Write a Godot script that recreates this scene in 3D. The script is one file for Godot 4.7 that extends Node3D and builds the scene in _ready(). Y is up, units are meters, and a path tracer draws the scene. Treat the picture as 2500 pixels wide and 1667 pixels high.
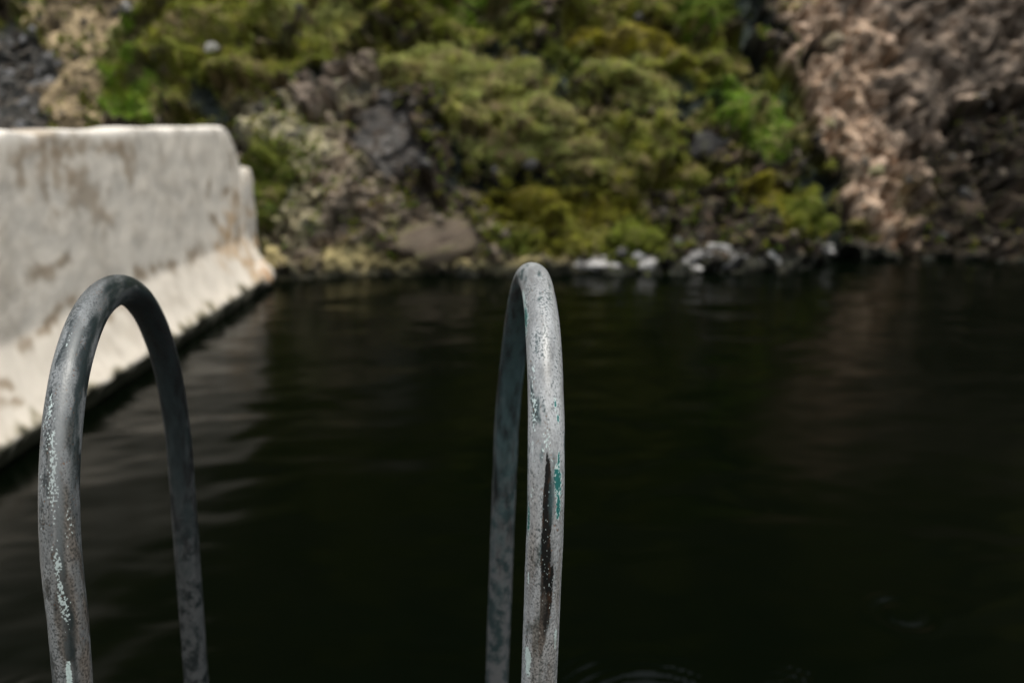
extends Node3D
# A pool ladder at the edge of an old hot-spring pool, a white plastered end wall on the left and a mossy rock slope across the water.

const SLOPE := deg_to_rad(58.0)
var up_slope := Vector3(0, sin(SLOPE), -cos(SLOPE))
var out_slope := Vector3(0, cos(SLOPE), sin(SLOPE))
var shore_x := PackedFloat32Array([-40, -8, -2.5, -1.3, 0.1, 1.07, 2.0, 3.2, 4.1, 4.9, 6, 9, 40])
var shore_z := PackedFloat32Array([-9.6, -9.3, -9.0, -9.27, -9.3, -9.5, -9.5, -9.75, -10.45, -10.45, -10.05, -9.6, -9.6])
# base colours, linear: rock, moss, bright moss, yellow moss, grass, earth, scree, pink tuff, brown rock, wet gully, lichen, slab, shoreline crust
var palette: Array[Color] = [Color(0.20, 0.16, 0.12), Color(0.20, 0.225, 0.035), Color(0.175, 0.30, 0.028), Color(0.31, 0.275, 0.025), Color(0.29, 0.315, 0.09), Color(0.34, 0.26, 0.155), Color(0.055, 0.055, 0.052), Color(0.66, 0.485, 0.355), Color(0.055, 0.043, 0.032), Color(0.04, 0.05, 0.043), Color(0.34, 0.30, 0.185), Color(0.115, 0.107, 0.10), Color(0.30, 0.25, 0.12), Color(0.205, 0.16, 0.125)]
var rough_of := PackedFloat32Array([0.12, 0.02, 0.02, 0.02, 0.03, 0.06, 0.07, 0.085, 0.08, 0.06, 0.08, 0.035, 0.04, 0.085])

var us := PackedFloat32Array()
var vs := PackedFloat32Array()
var tint := PackedColorArray()
var rise := PackedFloat32Array()
var kind := PackedByteArray()
var wob_u := PackedFloat32Array()
var wob_v := PackedFloat32Array()
var wob_f := PackedFloat32Array()
var hill_pos := PackedVector3Array()
var hill_nor := PackedVector3Array()
var mats := {}
var stone_shapes: Array[ArrayMesh] = []
var rng := RandomNumberGenerator.new()


func noise(seed_: int, freq: float, octaves := 1, type := FastNoiseLite.TYPE_SIMPLEX_SMOOTH) -> FastNoiseLite:
	var n := FastNoiseLite.new()
	n.seed = seed_
	n.frequency = freq
	n.noise_type = type
	n.fractal_type = FastNoiseLite.FRACTAL_FBM if octaves > 1 else FastNoiseLite.FRACTAL_NONE
	n.fractal_octaves = octaves
	return n


func numbered(called: String, parent: Node) -> String:
	if not parent.has_node(called):
		return called
	var k := 1
	while parent.has_node("%s_%03d" % [called, k]):
		k += 1
	return "%s_%03d" % [called, k]


func put(called: String, m: Mesh, mat: Material, parent: Node = self) -> MeshInstance3D:
	var o := MeshInstance3D.new()
	o.name = numbered(called, parent)
	o.mesh = m
	o.material_override = mat
	parent.add_child(o, true)
	return o


func tag(o: Node, label: String, category: String, group := "", knd := "") -> void:
	if label: o.set_meta("label", label)
	if category: o.set_meta("category", category)
	if group: o.set_meta("group", group)
	if knd: o.set_meta("kind", knd)


# a sheet of nu x nv points; turned = the cross product of the two directions points inwards
func sheet(nu: int, nv: int, pos: PackedVector3Array, col := PackedColorArray(), uv := PackedVector2Array(), turned := false, nors := PackedVector3Array()) -> ArrayMesh:
	var nor := nors
	if nor.is_empty():
		nor.resize(pos.size())
		for j in nv:
			for i in nu:
				var a := pos[j * nu + mini(i + 1, nu - 1)] - pos[j * nu + maxi(i - 1, 0)]
				var b := pos[mini(j + 1, nv - 1) * nu + i] - pos[maxi(j - 1, 0) * nu + i]
				var n := a.cross(b).normalized()
				nor[j * nu + i] = -n if turned else n
	var idx := PackedInt32Array()
	idx.resize((nu - 1) * (nv - 1) * 6)
	var k := 0
	for j in nv - 1:
		for i in nu - 1:
			var a := j * nu + i
			var b := a + 1
			var c := a + nu + 1
			var d := a + nu
			if turned:
				idx[k] = a; idx[k + 1] = b; idx[k + 2] = c; idx[k + 3] = a; idx[k + 4] = c; idx[k + 5] = d
			else:
				idx[k] = a; idx[k + 1] = c; idx[k + 2] = b; idx[k + 3] = a; idx[k + 4] = d; idx[k + 5] = c
			k += 6
	var arrays := []
	arrays.resize(Mesh.ARRAY_MAX)
	arrays[Mesh.ARRAY_VERTEX] = pos
	arrays[Mesh.ARRAY_NORMAL] = nor
	if col.size(): arrays[Mesh.ARRAY_COLOR] = col
	if uv.size(): arrays[Mesh.ARRAY_TEX_UV] = uv
	arrays[Mesh.ARRAY_INDEX] = idx
	var m := ArrayMesh.new()
	m.add_surface_from_arrays(Mesh.PRIMITIVE_TRIANGLES, arrays)
	return m


func noise_texture(seed_: int, freq: float, lo: float, hi: float, octaves := 4, normal := false) -> NoiseTexture2D:
	var t := NoiseTexture2D.new()
	t.width = 512
	t.height = 512
	t.seamless = true
	t.noise = noise(seed_, freq, octaves)
	if normal:
		t.as_normal_map = true
		t.bump_strength = 6.0
	else:
		var g := Gradient.new()
		g.set_color(0, Color(lo, lo, lo))
		g.set_color(1, Color(hi, hi, hi))
		t.color_ramp = g
	return t


func earthy(roughness: float, scale: float, base := Color.WHITE) -> StandardMaterial3D:
	var m := StandardMaterial3D.new()
	m.albedo_color = base.linear_to_srgb()
	m.vertex_color_use_as_albedo = true
	m.roughness = roughness
	m.metallic_specular = 0.3
	m.albedo_texture = mats.grain
	m.normal_enabled = true
	m.normal_texture = mats.grain_normal
	m.normal_scale = 1.0
	m.uv1_triplanar = true
	m.uv1_world_triplanar = true
	m.uv1_scale = Vector3.ONE * scale
	return m


func along(x: float) -> float:
	var i := shore_x.bsearch(x)
	i = clampi(i, 1, shore_x.size() - 1)
	var t := clampf((x - shore_x[i - 1]) / (shore_x[i] - shore_x[i - 1]), 0, 1)
	return lerpf(shore_z[i - 1], shore_z[i], t * t * (3 - 2 * t))


func on_slope(x: float, v: float, out := 0.0) -> Vector3:
	return Vector3(x, 0, along(x)) + up_slope * v + out_slope * out


func nearest(list: PackedFloat32Array, x: float) -> int:
	return clampi(list.bsearch(x), 1, list.size() - 2)


# paints and raises one patch of the slope; flat holds x, v, x, v ...
func zone(k: int, amp: float, round_: float, flat: Array) -> void:
	var n := flat.size() / 2
	var px := PackedFloat32Array()
	var py := PackedFloat32Array()
	var lo := Vector2(1e9, 1e9)
	var hi := -lo
	for i in n:
		px.append(flat[2 * i]); py.append(flat[2 * i + 1])
		lo = lo.min(Vector2(px[i], py[i])); hi = hi.max(Vector2(px[i], py[i]))
	var nu := us.size()
	var i0 := nearest(us, lo.x - 0.3)
	var i1 := nearest(us, hi.x + 0.3)
	var j0 := nearest(vs, lo.y - 0.3)
	var j1 := nearest(vs, hi.y + 0.3)
	var base := palette[k]
	for j in range(j0, j1 + 1):
		for i in range(i0, i1 + 1):
			var at := j * nu + i
			var loose := 0.42 if k >= 7 and k != 11 else 0.22
			var x := us[i] + wob_u[at] * loose
			var y := vs[j] + wob_v[at] * loose
			var best := 1e9
			var inside := false
			var b := n - 1
			for a in n:
				var ax := px[a]
				var ay := py[a]
				var ex := px[b] - ax
				var ey := py[b] - ay
				var wx := x - ax
				var wy := y - ay
				var t := clampf((wx * ex + wy * ey) / (ex * ex + ey * ey), 0.0, 1.0)
				var dx := wx - ex * t
				var dy := wy - ey * t
				var dd := dx * dx + dy * dy
				if dd < best: best = dd
				if (ay > y) != (py[b] > y) and x < ex * (y - ay) / (py[b] - ay) + ax:
					inside = not inside
				b = a
			var sd := sqrt(best) * (1.0 if inside else -1.0) + wob_f[at] * 0.06
			if sd < -0.07:
				continue
			var w := smoothstep(-0.07, 0.05, sd)
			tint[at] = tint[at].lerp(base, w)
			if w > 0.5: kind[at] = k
			var t2 := clampf(sd / round_, 0.0, 1.0)
			rise[at] += amp * sqrt(1.0 - (1.0 - t2) * (1.0 - t2))


func build_hill() -> void:
	var x := -40.0
	while x < 40.0:
		us.append(x)
		x += 0.02 if x > -7.3 and x < 7.8 else clampf(maxf(-7.3 - x, x - 7.8) * 0.2, 0.03, 1.5)
	var v := -0.5
	while v < 60.0:
		vs.append(v)
		v += 0.02 if v < 4.3 else clampf((v - 4.3) * 0.2, 0.03, 1.5)
	var nu := us.size()
	var nv := vs.size()
	var total := nu * nv
	tint.resize(total); rise.resize(total); kind.resize(total); wob_u.resize(total); wob_v.resize(total); wob_f.resize(total)
	var na := noise(11, 1.6, 3)
	var nb := noise(12, 1.6, 3)
	var nf := noise(13, 9.0, 2)
	var big := noise(14, 0.35, 3)
	var patch := noise(15, 0.6, 4)
	for j in nv:
		for i in nu:
			var at := j * nu + i
			wob_u[at] = na.get_noise_2d(us[i], vs[j])
			wob_v[at] = nb.get_noise_2d(us[i], vs[j])
			wob_f[at] = nf.get_noise_2d(us[i], vs[j])
			rise[at] = big.get_noise_2d(us[i], vs[j]) * (0.16 if vs[j] < 5.0 else 0.16 + minf((vs[j] - 5.0) * 0.1, 1.2))
			var p := patch.get_noise_2d(us[i], vs[j]) + wob_f[at] * 0.25
			p -= smoothstep(4.3, 6.0, vs[j]) * 0.25
			kind[at] = 8 if p < -0.05 or vs[j] < 0.2 else 1
			tint[at] = palette[8].lerp(palette[1], smoothstep(-0.1, 0.02, p) if vs[j] > 0.2 else 0.0)
	paint_zones()
	# relief of each surface: broken rock, knobbly tuff, soft moss
	var ridge := noise(21, 2.4, 4)
	ridge.fractal_type = FastNoiseLite.FRACTAL_RIDGED
	var cells := noise(22, 2.6, 1, FastNoiseLite.TYPE_CELLULAR)
	cells.cellular_return_type = FastNoiseLite.RETURN_CELL_VALUE
	var knobs := noise(27, 1.7, 2)
	var knobs2 := noise(28, 7.5, 2)
	var pits := noise(29, 2.1, 3)
	var lumps := noise(23, 3.2, 3)
	var hue := noise(24, 3.0, 3)
	var hue2 := noise(25, 11.0, 2)
	var gaps := noise(30, 1.5, 3)
	var soft := noise(26, 0.9, 2)
	hill_pos.resize(total)
	for j in nv:
		for i in nu:
			var at := j * nu + i
			var k := kind[at]
			var u := us[i]
			var w := vs[j]
			var h := hue.get_noise_2d(u, w)
			var h2 := hue2.get_noise_2d(u, w)
			var c := tint[at]
			var r := rise[at]
			if k >= 1 and k <= 4:
				# hanging mats: the top of each runs out level, its lower lip overhangs the next one
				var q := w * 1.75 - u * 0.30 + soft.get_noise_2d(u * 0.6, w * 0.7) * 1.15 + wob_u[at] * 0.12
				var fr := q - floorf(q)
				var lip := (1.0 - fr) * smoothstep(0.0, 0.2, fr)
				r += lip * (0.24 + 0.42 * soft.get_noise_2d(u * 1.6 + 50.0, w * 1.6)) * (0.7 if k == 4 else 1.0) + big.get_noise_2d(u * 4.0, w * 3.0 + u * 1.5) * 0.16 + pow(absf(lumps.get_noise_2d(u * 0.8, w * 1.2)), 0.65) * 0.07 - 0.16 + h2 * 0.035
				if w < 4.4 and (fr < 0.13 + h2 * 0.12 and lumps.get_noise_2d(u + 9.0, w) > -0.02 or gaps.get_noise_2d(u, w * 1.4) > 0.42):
					c = c.lerp(Color(0.075, 0.055, 0.037) * (1.0 + h2), 0.85)  # bare soil, darkened under the lips to paint in their shade
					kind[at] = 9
				c = c.lerp(palette[3], clampf(h * 0.9, 0, 0.4)).lerp(Color(0.13, 0.10, 0.045), clampf(-h * 1.6 - 0.2, 0, 0.6))
				c = c.lerp(Color(0.32, 0.235, 0.125), clampf(h2 * 0.9 + wob_v[at] * 1.2 - 0.25, 0, 0.7))
			else:
				if k == 7 or k == 8 or k == 13:
					# craggy tuff: blocks of every size, with pits
					var wu := u + wob_u[at] * 0.25
					var wv := w + wob_v[at] * 0.25
					r += ridge.get_noise_2d(wu * 0.5 + 70.0, wv * 0.5) * 0.15 + cells.get_noise_2d(wu * 0.8 + 20.0, wv * 0.9) * 0.09 + cells.get_noise_2d(wu * 2.1 + 40.0, wv * 2.3) * 0.025 + pow(absf(knobs.get_noise_2d(u, w)), 0.6) * 0.22 + knobs2.get_noise_2d(u, w) * 0.03
					r -= smoothstep(0.22, 0.42, pits.get_noise_2d(u, w)) * 0.2
					c = c * (1.0 + cells.get_noise_2d(wu * 2.1 + 40.0, wv * 2.3) * 0.22)
				else:
					var block := cells.get_noise_2d(u * 0.8 + wob_u[at] * 0.2, w + wob_v[at] * 0.2)
					r += (ridge.get_noise_2d(u, w * 1.2) * 0.5 + lumps.get_noise_2d(u, w) * 1.0 + block * 0.9 + h2 * 0.4) * rough_of[k]
					c = c * (1.0 + block * 0.55)
				c = c * (1.0 + h * 0.9 + h2 * 0.4)
				if k == 11: c = c.lerp(Color(0.06, 0.045, 0.033), clampf(wob_f[at] * 1.6 + h * 1.5, 0, 0.85))
				if k == 7:
					c = c.lerp(Color(0.20, 0.16, 0.115), clampf(h * 2.6 - 0.15 + h2 * 0.6, 0, 0.9)).lerp(Color(0.34, 0.15, 0.05), clampf(h2 * 2.0 - 0.5 + (0.35 if u > 4.5 and w < 0.9 else 0.0), 0, 0.8))
				elif k == 13:
					c = c.lerp(palette[7], clampf(h * 1.8 + wob_u[at] * 0.8 + (4.75 - u) * 0.4 - 0.1, 0, 0.55 if u > 3.0 else 0.0)).lerp(Color(0.09, 0.075, 0.06), clampf(-h * 1.5 + h2 * 0.6 - 0.2, 0, 0.7))
				elif k == 0:
					c = c.lerp(Color(0.12, 0.125, 0.03), clampf(h2 * 0.5 + h * 1.7 - 0.25, 0, 0.8)).lerp(Color(0.28, 0.19, 0.10), clampf(-h2 * 1.0 - h * 1.2 - 0.35, 0, 0.7)).lerp(Color(0.045, 0.04, 0.035), clampf(wob_u[at] * 1.8 - 0.15, 0, 0.8))
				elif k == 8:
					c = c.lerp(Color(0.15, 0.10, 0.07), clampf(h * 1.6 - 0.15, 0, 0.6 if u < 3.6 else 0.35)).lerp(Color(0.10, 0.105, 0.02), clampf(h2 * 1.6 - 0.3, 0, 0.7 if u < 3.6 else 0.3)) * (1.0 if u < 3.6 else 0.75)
				elif k == 5:
					c = c.lerp(palette[8], clampf(h2 * 1.8 - 0.2, 0, 0.8))
				elif k == 10:
					c = c.lerp(Color(0.085, 0.08, 0.07), clampf(h * 2.4 + h2 * 0.7 - 0.1, 0, 0.9))
				elif k == 6:
					c = c.lerp(Color(0.2, 0.17, 0.14), clampf(h2 * 2.0 - 0.3, 0, 0.8))
				# algae and damp rock close to the water
				if w < 0.22: c = c.lerp(Color(0.03, 0.032, 0.024), smoothstep(0.12, 0.0, w + wob_f[at] * 0.06) * 0.9)
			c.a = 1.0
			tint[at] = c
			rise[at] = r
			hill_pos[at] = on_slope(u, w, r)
	hill_nor.resize(total)
	for j in nv:
		for i in nu:
			var a := hill_pos[j * nu + mini(i + 1, nu - 1)] - hill_pos[j * nu + maxi(i - 1, 0)]
			var b := hill_pos[mini(j + 1, nv - 1) * nu + i] - hill_pos[maxi(j - 1, 0) * nu + i]
			hill_nor[j * nu + i] = a.cross(b).normalized()
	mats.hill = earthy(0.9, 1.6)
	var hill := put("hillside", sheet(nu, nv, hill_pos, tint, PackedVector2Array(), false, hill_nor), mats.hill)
	tag(hill, "steep hillside of moss, grass and broken rock across the pool", "hillside", "", "structure")
	# stones bedded in the slope
	for s in range(6):
		var m := StandardMaterial3D.new()
		m.albedo_color = [Color(0.19, 0.155, 0.12), Color(0.12, 0.115, 0.11), Color(0.58, 0.42, 0.31), Color(0.07, 0.06, 0.05), Color(0.33, 0.30, 0.17), Color(0.25, 0.245, 0.25)][s].linear_to_srgb()
		m.albedo_texture = mats.grain
		m.uv1_triplanar = true
		m.uv1_scale = Vector3.ONE * 2.0
		m.roughness = 0.88
		m.metallic_specular = 0.3
		m.normal_enabled = true
		m.normal_texture = mats.grain_normal
		mats["stone%d" % s] = m
	var made := 0
	var tries := 0
	while made < 280 and tries < 20000:
		tries += 1
		var in_scree := made < 80
		var i := nearest(us, rng.randf_range(-6.6, -5.0) if in_scree else rng.randf_range(-6.6, 6.6))
		var j := nearest(vs, rng.randf_range(1.5, 3.4) if in_scree else rng.randf_range(0.05, 3.9))
		var k := kind[j * nu + i]
		var size := rng.randf_range(0.03, 0.075)
		var m: int
		if in_scree and k != 6: continue
		if k == 6: m = [1, 5, 1, 0, 3][rng.randi() % 5]
		elif k == 7: m = [2, 2, 0, 2, 4][rng.randi() % 5]
		elif k == 8: m = [3, 0, 3, 1][rng.randi() % 4]
		elif k == 0 and rng.randf() < 0.25: m = [0, 1, 3][rng.randi() % 3]
		elif k == 10 and rng.randf() < 0.2: m = [4, 1, 4][rng.randi() % 3]
		elif k == 5 and rng.randf() < 0.5: m = [1, 0, 3][rng.randi() % 3]
		else: continue
		if k == 7:
			if rng.randf() < 0.75: continue
			size *= rng.randf_range(1.0, 1.9)
		elif k == 6: size *= 1.3
		var o := put("stone", stone_shapes[rng.randi() % stone_shapes.size()], mats["stone%d" % m], hill)
		o.position = hill_pos[j * nu + i] - hill_nor[j * nu + i] * size * 0.15
		o.rotation = Vector3(rng.randf() * TAU, rng.randf() * TAU, rng.randf() * TAU)
		o.scale = Vector3(rng.randf_range(0.8, 1.5), rng.randf_range(0.6, 1.0), rng.randf_range(0.8, 1.2)) * size
		made += 1


# a rounded boulder with flat broken faces, about one metre in radius
func stone_shape(seed_: int, nu := 15, nv := 10, facets := 9) -> ArrayMesh:
	var r := RandomNumberGenerator.new()
	r.seed = seed_
	var planes: Array[Vector3] = []
	var far := PackedFloat32Array()
	for i in facets:
		planes.append(Vector3(r.randfn(), r.randfn(), r.randfn()).normalized())
		far.append(r.randf_range(0.5, 0.95))
	var n := noise(seed_, 1.6, 3)
	var pos := PackedVector3Array()
	for j in nv:
		for i in nu:
			var a := TAU * float(i) / (nu - 1)
			var b := PI * (float(j) / (nv - 1) - 0.5)
			var d := Vector3(cos(a) * cos(b), sin(b), -sin(a) * cos(b))
			if i == nu - 1: d = Vector3(cos(b), sin(b), 0)
			var s := 1.05
			for f in facets:
				var c := d.dot(planes[f])
				if c > 0.05: s = minf(s, far[f] / c)
			pos.append(d * (s + n.get_noise_3dv(d * 1.3) * 0.13))
	# close the seam and the poles with shared normals
	var nor := PackedVector3Array()
	nor.resize(pos.size())
	for j in nv:
		for i in nu:
			var l := (i - 1 + nu - 1) % (nu - 1)
			var e := (i + 1) % (nu - 1)
			var a := pos[j * nu + e] - pos[j * nu + l]
			var b := pos[mini(j + 1, nv - 1) * nu + i] - pos[maxi(j - 1, 0) * nu + i]
			var c := a.cross(b)
			nor[j * nu + i] = c.normalized() if c.length() > 1e-6 and j > 0 and j < nv - 1 else pos[j * nu + i].normalized()
	return sheet(nu, nv, pos, PackedColorArray(), PackedVector2Array(), false, nor)


# a tuft of blades that rise and then droop towards +z
func tuft_shape(seed_: int, blades: int, wide: float) -> ArrayMesh:
	var r := RandomNumberGenerator.new()
	r.seed = seed_
	var st := SurfaceTool.new()
	st.begin(Mesh.PRIMITIVE_TRIANGLES)
	for b in blades:
		var yaw := r.randf_range(-1.3, 1.3) if r.randf() < 0.75 else r.randf() * TAU
		var out := Vector3(sin(yaw), 0, cos(yaw))
		var side := Vector3(cos(yaw), 0, -sin(yaw)) * wide * r.randf_range(0.6, 1.2)
		var root := Vector3(r.randf_range(-0.35, 0.35), -0.1, r.randf_range(-0.35, 0.35))
		var tall := r.randf_range(0.4, 1.0)
		var mid := root + Vector3(0, tall * 0.6, 0) + out * tall * 0.25
		var tip := root + Vector3(0, tall * r.randf_range(0.5, 0.95), 0) + out * tall * r.randf_range(0.5, 0.95)
		var n := (Vector3(0, 1, 0) + out * 0.5).normalized()
		for tri in [[root - side, mid + side * 0.8, root + side], [root - side, mid - side * 0.8, mid + side * 0.8], [mid - side * 0.8, tip, mid + side * 0.8]]:
			# front faces run clockwise and look up and outwards
			if (tri[2] - tri[0]).cross(tri[1] - tri[0]).dot(n) < 0.0:
				tri = [tri[0], tri[2], tri[1]]
			for p in tri:
				st.set_normal(n)
				st.add_vertex(p)
	return st.commit()


func scatter(called: String, shape: Mesh, where: Array[Transform3D], cols: PackedColorArray, parent: Node = self) -> MultiMeshInstance3D:
	var mm := MultiMesh.new()
	mm.transform_format = MultiMesh.TRANSFORM_3D
	mm.use_colors = true
	mm.mesh = shape
	mm.instance_count = where.size()
	for i in where.size():
		mm.set_instance_transform(i, where[i])
		mm.set_instance_color(i, cols[i])
	var o := MultiMeshInstance3D.new()
	o.name = numbered(called, parent)
	o.multimesh = mm
	o.material_override = mats.blade
	parent.add_child(o, true)
	o.set_meta("kind", "stuff")
	return o


func tuft_at(p: Vector3, n: Vector3, size: float) -> Transform3D:
	var y := (Vector3(0, 0.55, 0) + n * 0.6 + Vector3(rng.randfn() * 0.2, rng.randfn() * 0.1, rng.randfn() * 0.2)).normalized()
	var z := Vector3(n.x + rng.randfn() * 0.5, -0.35, maxf(n.z, 0.2) + rng.randfn() * 0.2)
	z = (z - y * z.dot(y)).normalized()
	return Transform3D(Basis(y.cross(z), y, z) * Basis.from_scale(Vector3.ONE * size), p)


func build_moss() -> void:
	var nu := us.size()
	var moss: Array[Transform3D] = []
	var moss_col := PackedColorArray()
	var grass: Array[Transform3D] = []
	var grass_col := PackedColorArray()
	var hue := noise(41, 2.2, 2)
	var tries := 0
	while tries < 120000:
		tries += 1
		var i := nearest(us, rng.randf_range(-7.2, 7.2))
		var j := nearest(vs, rng.randf_range(0.1, 4.25))
		var at := j * nu + i
		var k := kind[at]
		var p := hill_pos[at]
		if k >= 1 and k <= 4:
			var c := tint[at] * rng.randf_range(0.85, 1.7)
			var h := hue.get_noise_2d(us[i], vs[j])
			if rng.randf() < 0.08 + maxf(h, 0) * 0.4 + (0.14 + wob_f[at] * 0.8 if k == 4 and vs[j] < 2.0 else 0.0): c = Color(0.34, 0.26, 0.14) * rng.randf_range(0.7, 1.3)
			c.a = 1.0
			if k == 4 or k == 1 and h > 0.0:
				grass.append(tuft_at(p, hill_nor[at], rng.randf_range(0.03, 0.08) if rng.randf() < 0.75 else rng.randf_range(0.08, 0.14)))
				grass_col.append(c)
			else:
				moss.append(tuft_at(p, hill_nor[at], rng.randf_range(0.02, 0.042)))
				moss_col.append(c)
		elif k != 6 and k != 7 and k != 9 and k != 11 and k != 12 and k != 13 and wob_f[at] + hue.get_noise_2d(us[i], vs[j]) > (0.46 if us[i] < 3.6 else 0.85):
			var c2 := palette[[1, 3, 2, 1][rng.randi() % 4]] * rng.randf_range(0.6, 1.1)
			c2.a = 1.0
			moss.append(tuft_at(p, hill_nor[at], rng.randf_range(0.025, 0.05)))
			moss_col.append(c2)
	var a := scatter("moss", tuft_shape(1, 14, 0.10), moss, moss_col)
	tag(a, "short green and yellow moss covering ledges of the hillside", "moss", "", "stuff")
	var b := scatter("grass", tuft_shape(2, 11, 0.05), grass, grass_col)
	tag(b, "fine drooping olive grass hanging over the banks of the hillside", "grass", "", "stuff")


func cushion(x: float, v: float, out: float, size: Vector3, col: Color, label: String) -> void:
	var root := Node3D.new()
	root.name = numbered("moss_cushion", self)
	add_child(root, true)
	var i := nearest(us, x)
	var j := nearest(vs, v)
	root.position = hill_pos[j * us.size() + i] + out_slope * (out - 0.08)
	tag(root, label, "moss cushion", "moss cushions on the rocks")
	var m: StandardMaterial3D = mats.cushion.duplicate()
	m.albedo_color = (col * 0.45).linear_to_srgb()
	var st := SurfaceTool.new()
	st.begin(Mesh.PRIMITIVE_TRIANGLES)
	var lobes: Array = []
	for q in 4:
		var big := 1.0 if q == 0 else rng.randf_range(0.45, 0.75)
		var at := Vector3(rng.randf_range(-1.2, 1.2), rng.randf_range(-0.9, 0.6), rng.randf_range(-0.2, 0.2)) * size * (0.0 if q == 0 else 1.0)
		lobes.append([at, size * big * Vector3(0.95, 0.62, 0.5)])
		st.append_from(stone_shapes[rng.randi() % stone_shapes.size()], 0, Transform3D(Basis.from_scale(lobes[q][1]), at))
	put("mound", st.commit(), m, root)
	var where: Array[Transform3D] = []
	var cols := PackedColorArray()
	for q in int(2600 * (size.x * size.y * 40.0 + 0.25)):
		var d := Vector3(rng.randfn(), rng.randfn() + 0.3, absf(rng.randfn())).normalized()
		var lobe: Array = lobes[q % 4]
		if q % 5 < 2:
			# stragglers that creep out over the rock around it
			var gi := nearest(us, x + rng.randfn() * size.x * 0.95)
			var gj := nearest(vs, v + rng.randfn() * size.y * 0.85)
			where.append(tuft_at(hill_pos[gj * us.size() + gi] - root.position, hill_nor[gj * us.size() + gi], rng.randf_range(0.02, 0.06)))
			var cc := col.lerp(Color(0.2, 0.215, 0.035), rng.randf()) * rng.randf_range(0.6, 1.3)
			cc.a = 1.0
			cols.append(cc)
			continue
		where.append(tuft_at(lobe[0] + d * lobe[1] * 0.84, d, rng.randf_range(0.03, 0.075) if q % 5 else rng.randf_range(0.07, 0.12)))
		var mix := rng.randf()
		var c := (col if mix < 0.6 else col.lerp([Color(0.2, 0.225, 0.035), Color(0.30, 0.23, 0.11), Color(0.06, 0.06, 0.02)][q % 3], 0.75)) * rng.randf_range(0.6, 1.4)
		c.a = 1.0
		cols.append(c)
	scatter("fronds", tuft_shape(3, 12, 0.09), where, cols, root)


func boulder(called: String, seed_: int, x: float, v: float, out: float, size: Vector3, turn: Vector3, col: Color, label: String, category := "rock", group := "", crust := 0.0) -> void:
	var m: StandardMaterial3D = mats.stone0.duplicate()
	m.vertex_color_use_as_albedo = true
	m.albedo_color = Color.WHITE
	m.uv1_world_triplanar = true
	m.uv1_scale = Vector3.ONE * 2.2
	var shape := stone_shape(seed_, 49, 33, 12)
	var o := put(called, shape, m)
	o.position = on_slope(x, v, out)
	o.rotation = turn
	o.scale = size
	# rough, unevenly coloured skin
	var arrays := shape.surface_get_arrays(0)
	var pos: PackedVector3Array = arrays[Mesh.ARRAY_VERTEX]
	var nor: PackedVector3Array = arrays[Mesh.ARRAY_NORMAL]
	var cols := PackedColorArray()
	var n := noise(seed_ + 5, 5.0, 4)
	var fine := noise(seed_ + 6, 14.0, 3)
	for i in pos.size():
		var w := o.transform * pos[i]
		var a := n.get_noise_3dv(w)
		var b := fine.get_noise_3dv(w)
		var c := col * (1.0 + a * 0.8 + b * 0.5)
		c = c.lerp(Color(0.10, 0.11, 0.025), clampf(a * 2.2 + b - 0.35, 0, 0.8) * (1.0 - crust))
		if crust > 0.0:
			c = c.lerp(Color(0.07, 0.065, 0.058), clampf(0.02 - a * 1.5 - b * 1.2 - w.y * 0.8, 0, 0.8))
			c = c.lerp(Color(0.02, 0.02, 0.016), smoothstep(0.035, 0.0, w.y + a * 0.04))
		c.a = 1.0
		cols.append(c)
		var low: float = minf(size.x, minf(size.y, size.z))
		pos[i] += nor[i] * (a * 0.09 + b * 0.05) * clampf(0.22 / low, 0.4, 1.0)
	o.mesh = sheet(49, 33, pos, cols)
	tag(o, label, category, group)


# ---- the ladder -------------------------------------------------------------------------------------------------
# centre line of one bent tube: up from the deck, over, and down into the water
func bent(q: Array) -> PackedVector3Array:
	var p := PackedVector3Array()
	var x0: float = q[0]
	var z0: float = q[1]
	var yaw: float = q[2]
	var a: float = q[3]
	var bn: float = q[4]
	var top: float = q[5]
	var e: float = q[10]
	var bf: float = q[11]
	var d := Vector3(sin(yaw), 0, -cos(yaw))
	var n := Vector3(cos(yaw), 0, sin(yaw))
	var low := top - bn - 0.3
	for i in 60:
		var k := low * (1.0 - i / 60.0)
		p.append(Vector3(x0, top - bn - k, z0) + d * float(q[6]) * k + n * float(q[8]) * k)
	for i in 121:
		var th := PI * i / 120.0
		var c := cos(th)
		var s := a - a * signf(c) * pow(absf(c), 2.0 / e)
		var b := bn if th < PI / 2 else bf
		var h := top - b + b * pow(absf(sin(th)), 2.0 / e)
		p.append(Vector3(x0, h, z0) + d * s + n * (float(q[12]) * sin(th) + float(q[13]) * sin(2 * th)))
	for i in range(1, 71):
		var k := (top - bf + 0.75) * i / 70.0
		p.append(Vector3(x0, top - bf - k, z0) + d * (2 * a + float(q[7]) * k) + n * float(q[9]) * k)
	# even out the spacing a little so that the bend stays smooth
	return p


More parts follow.
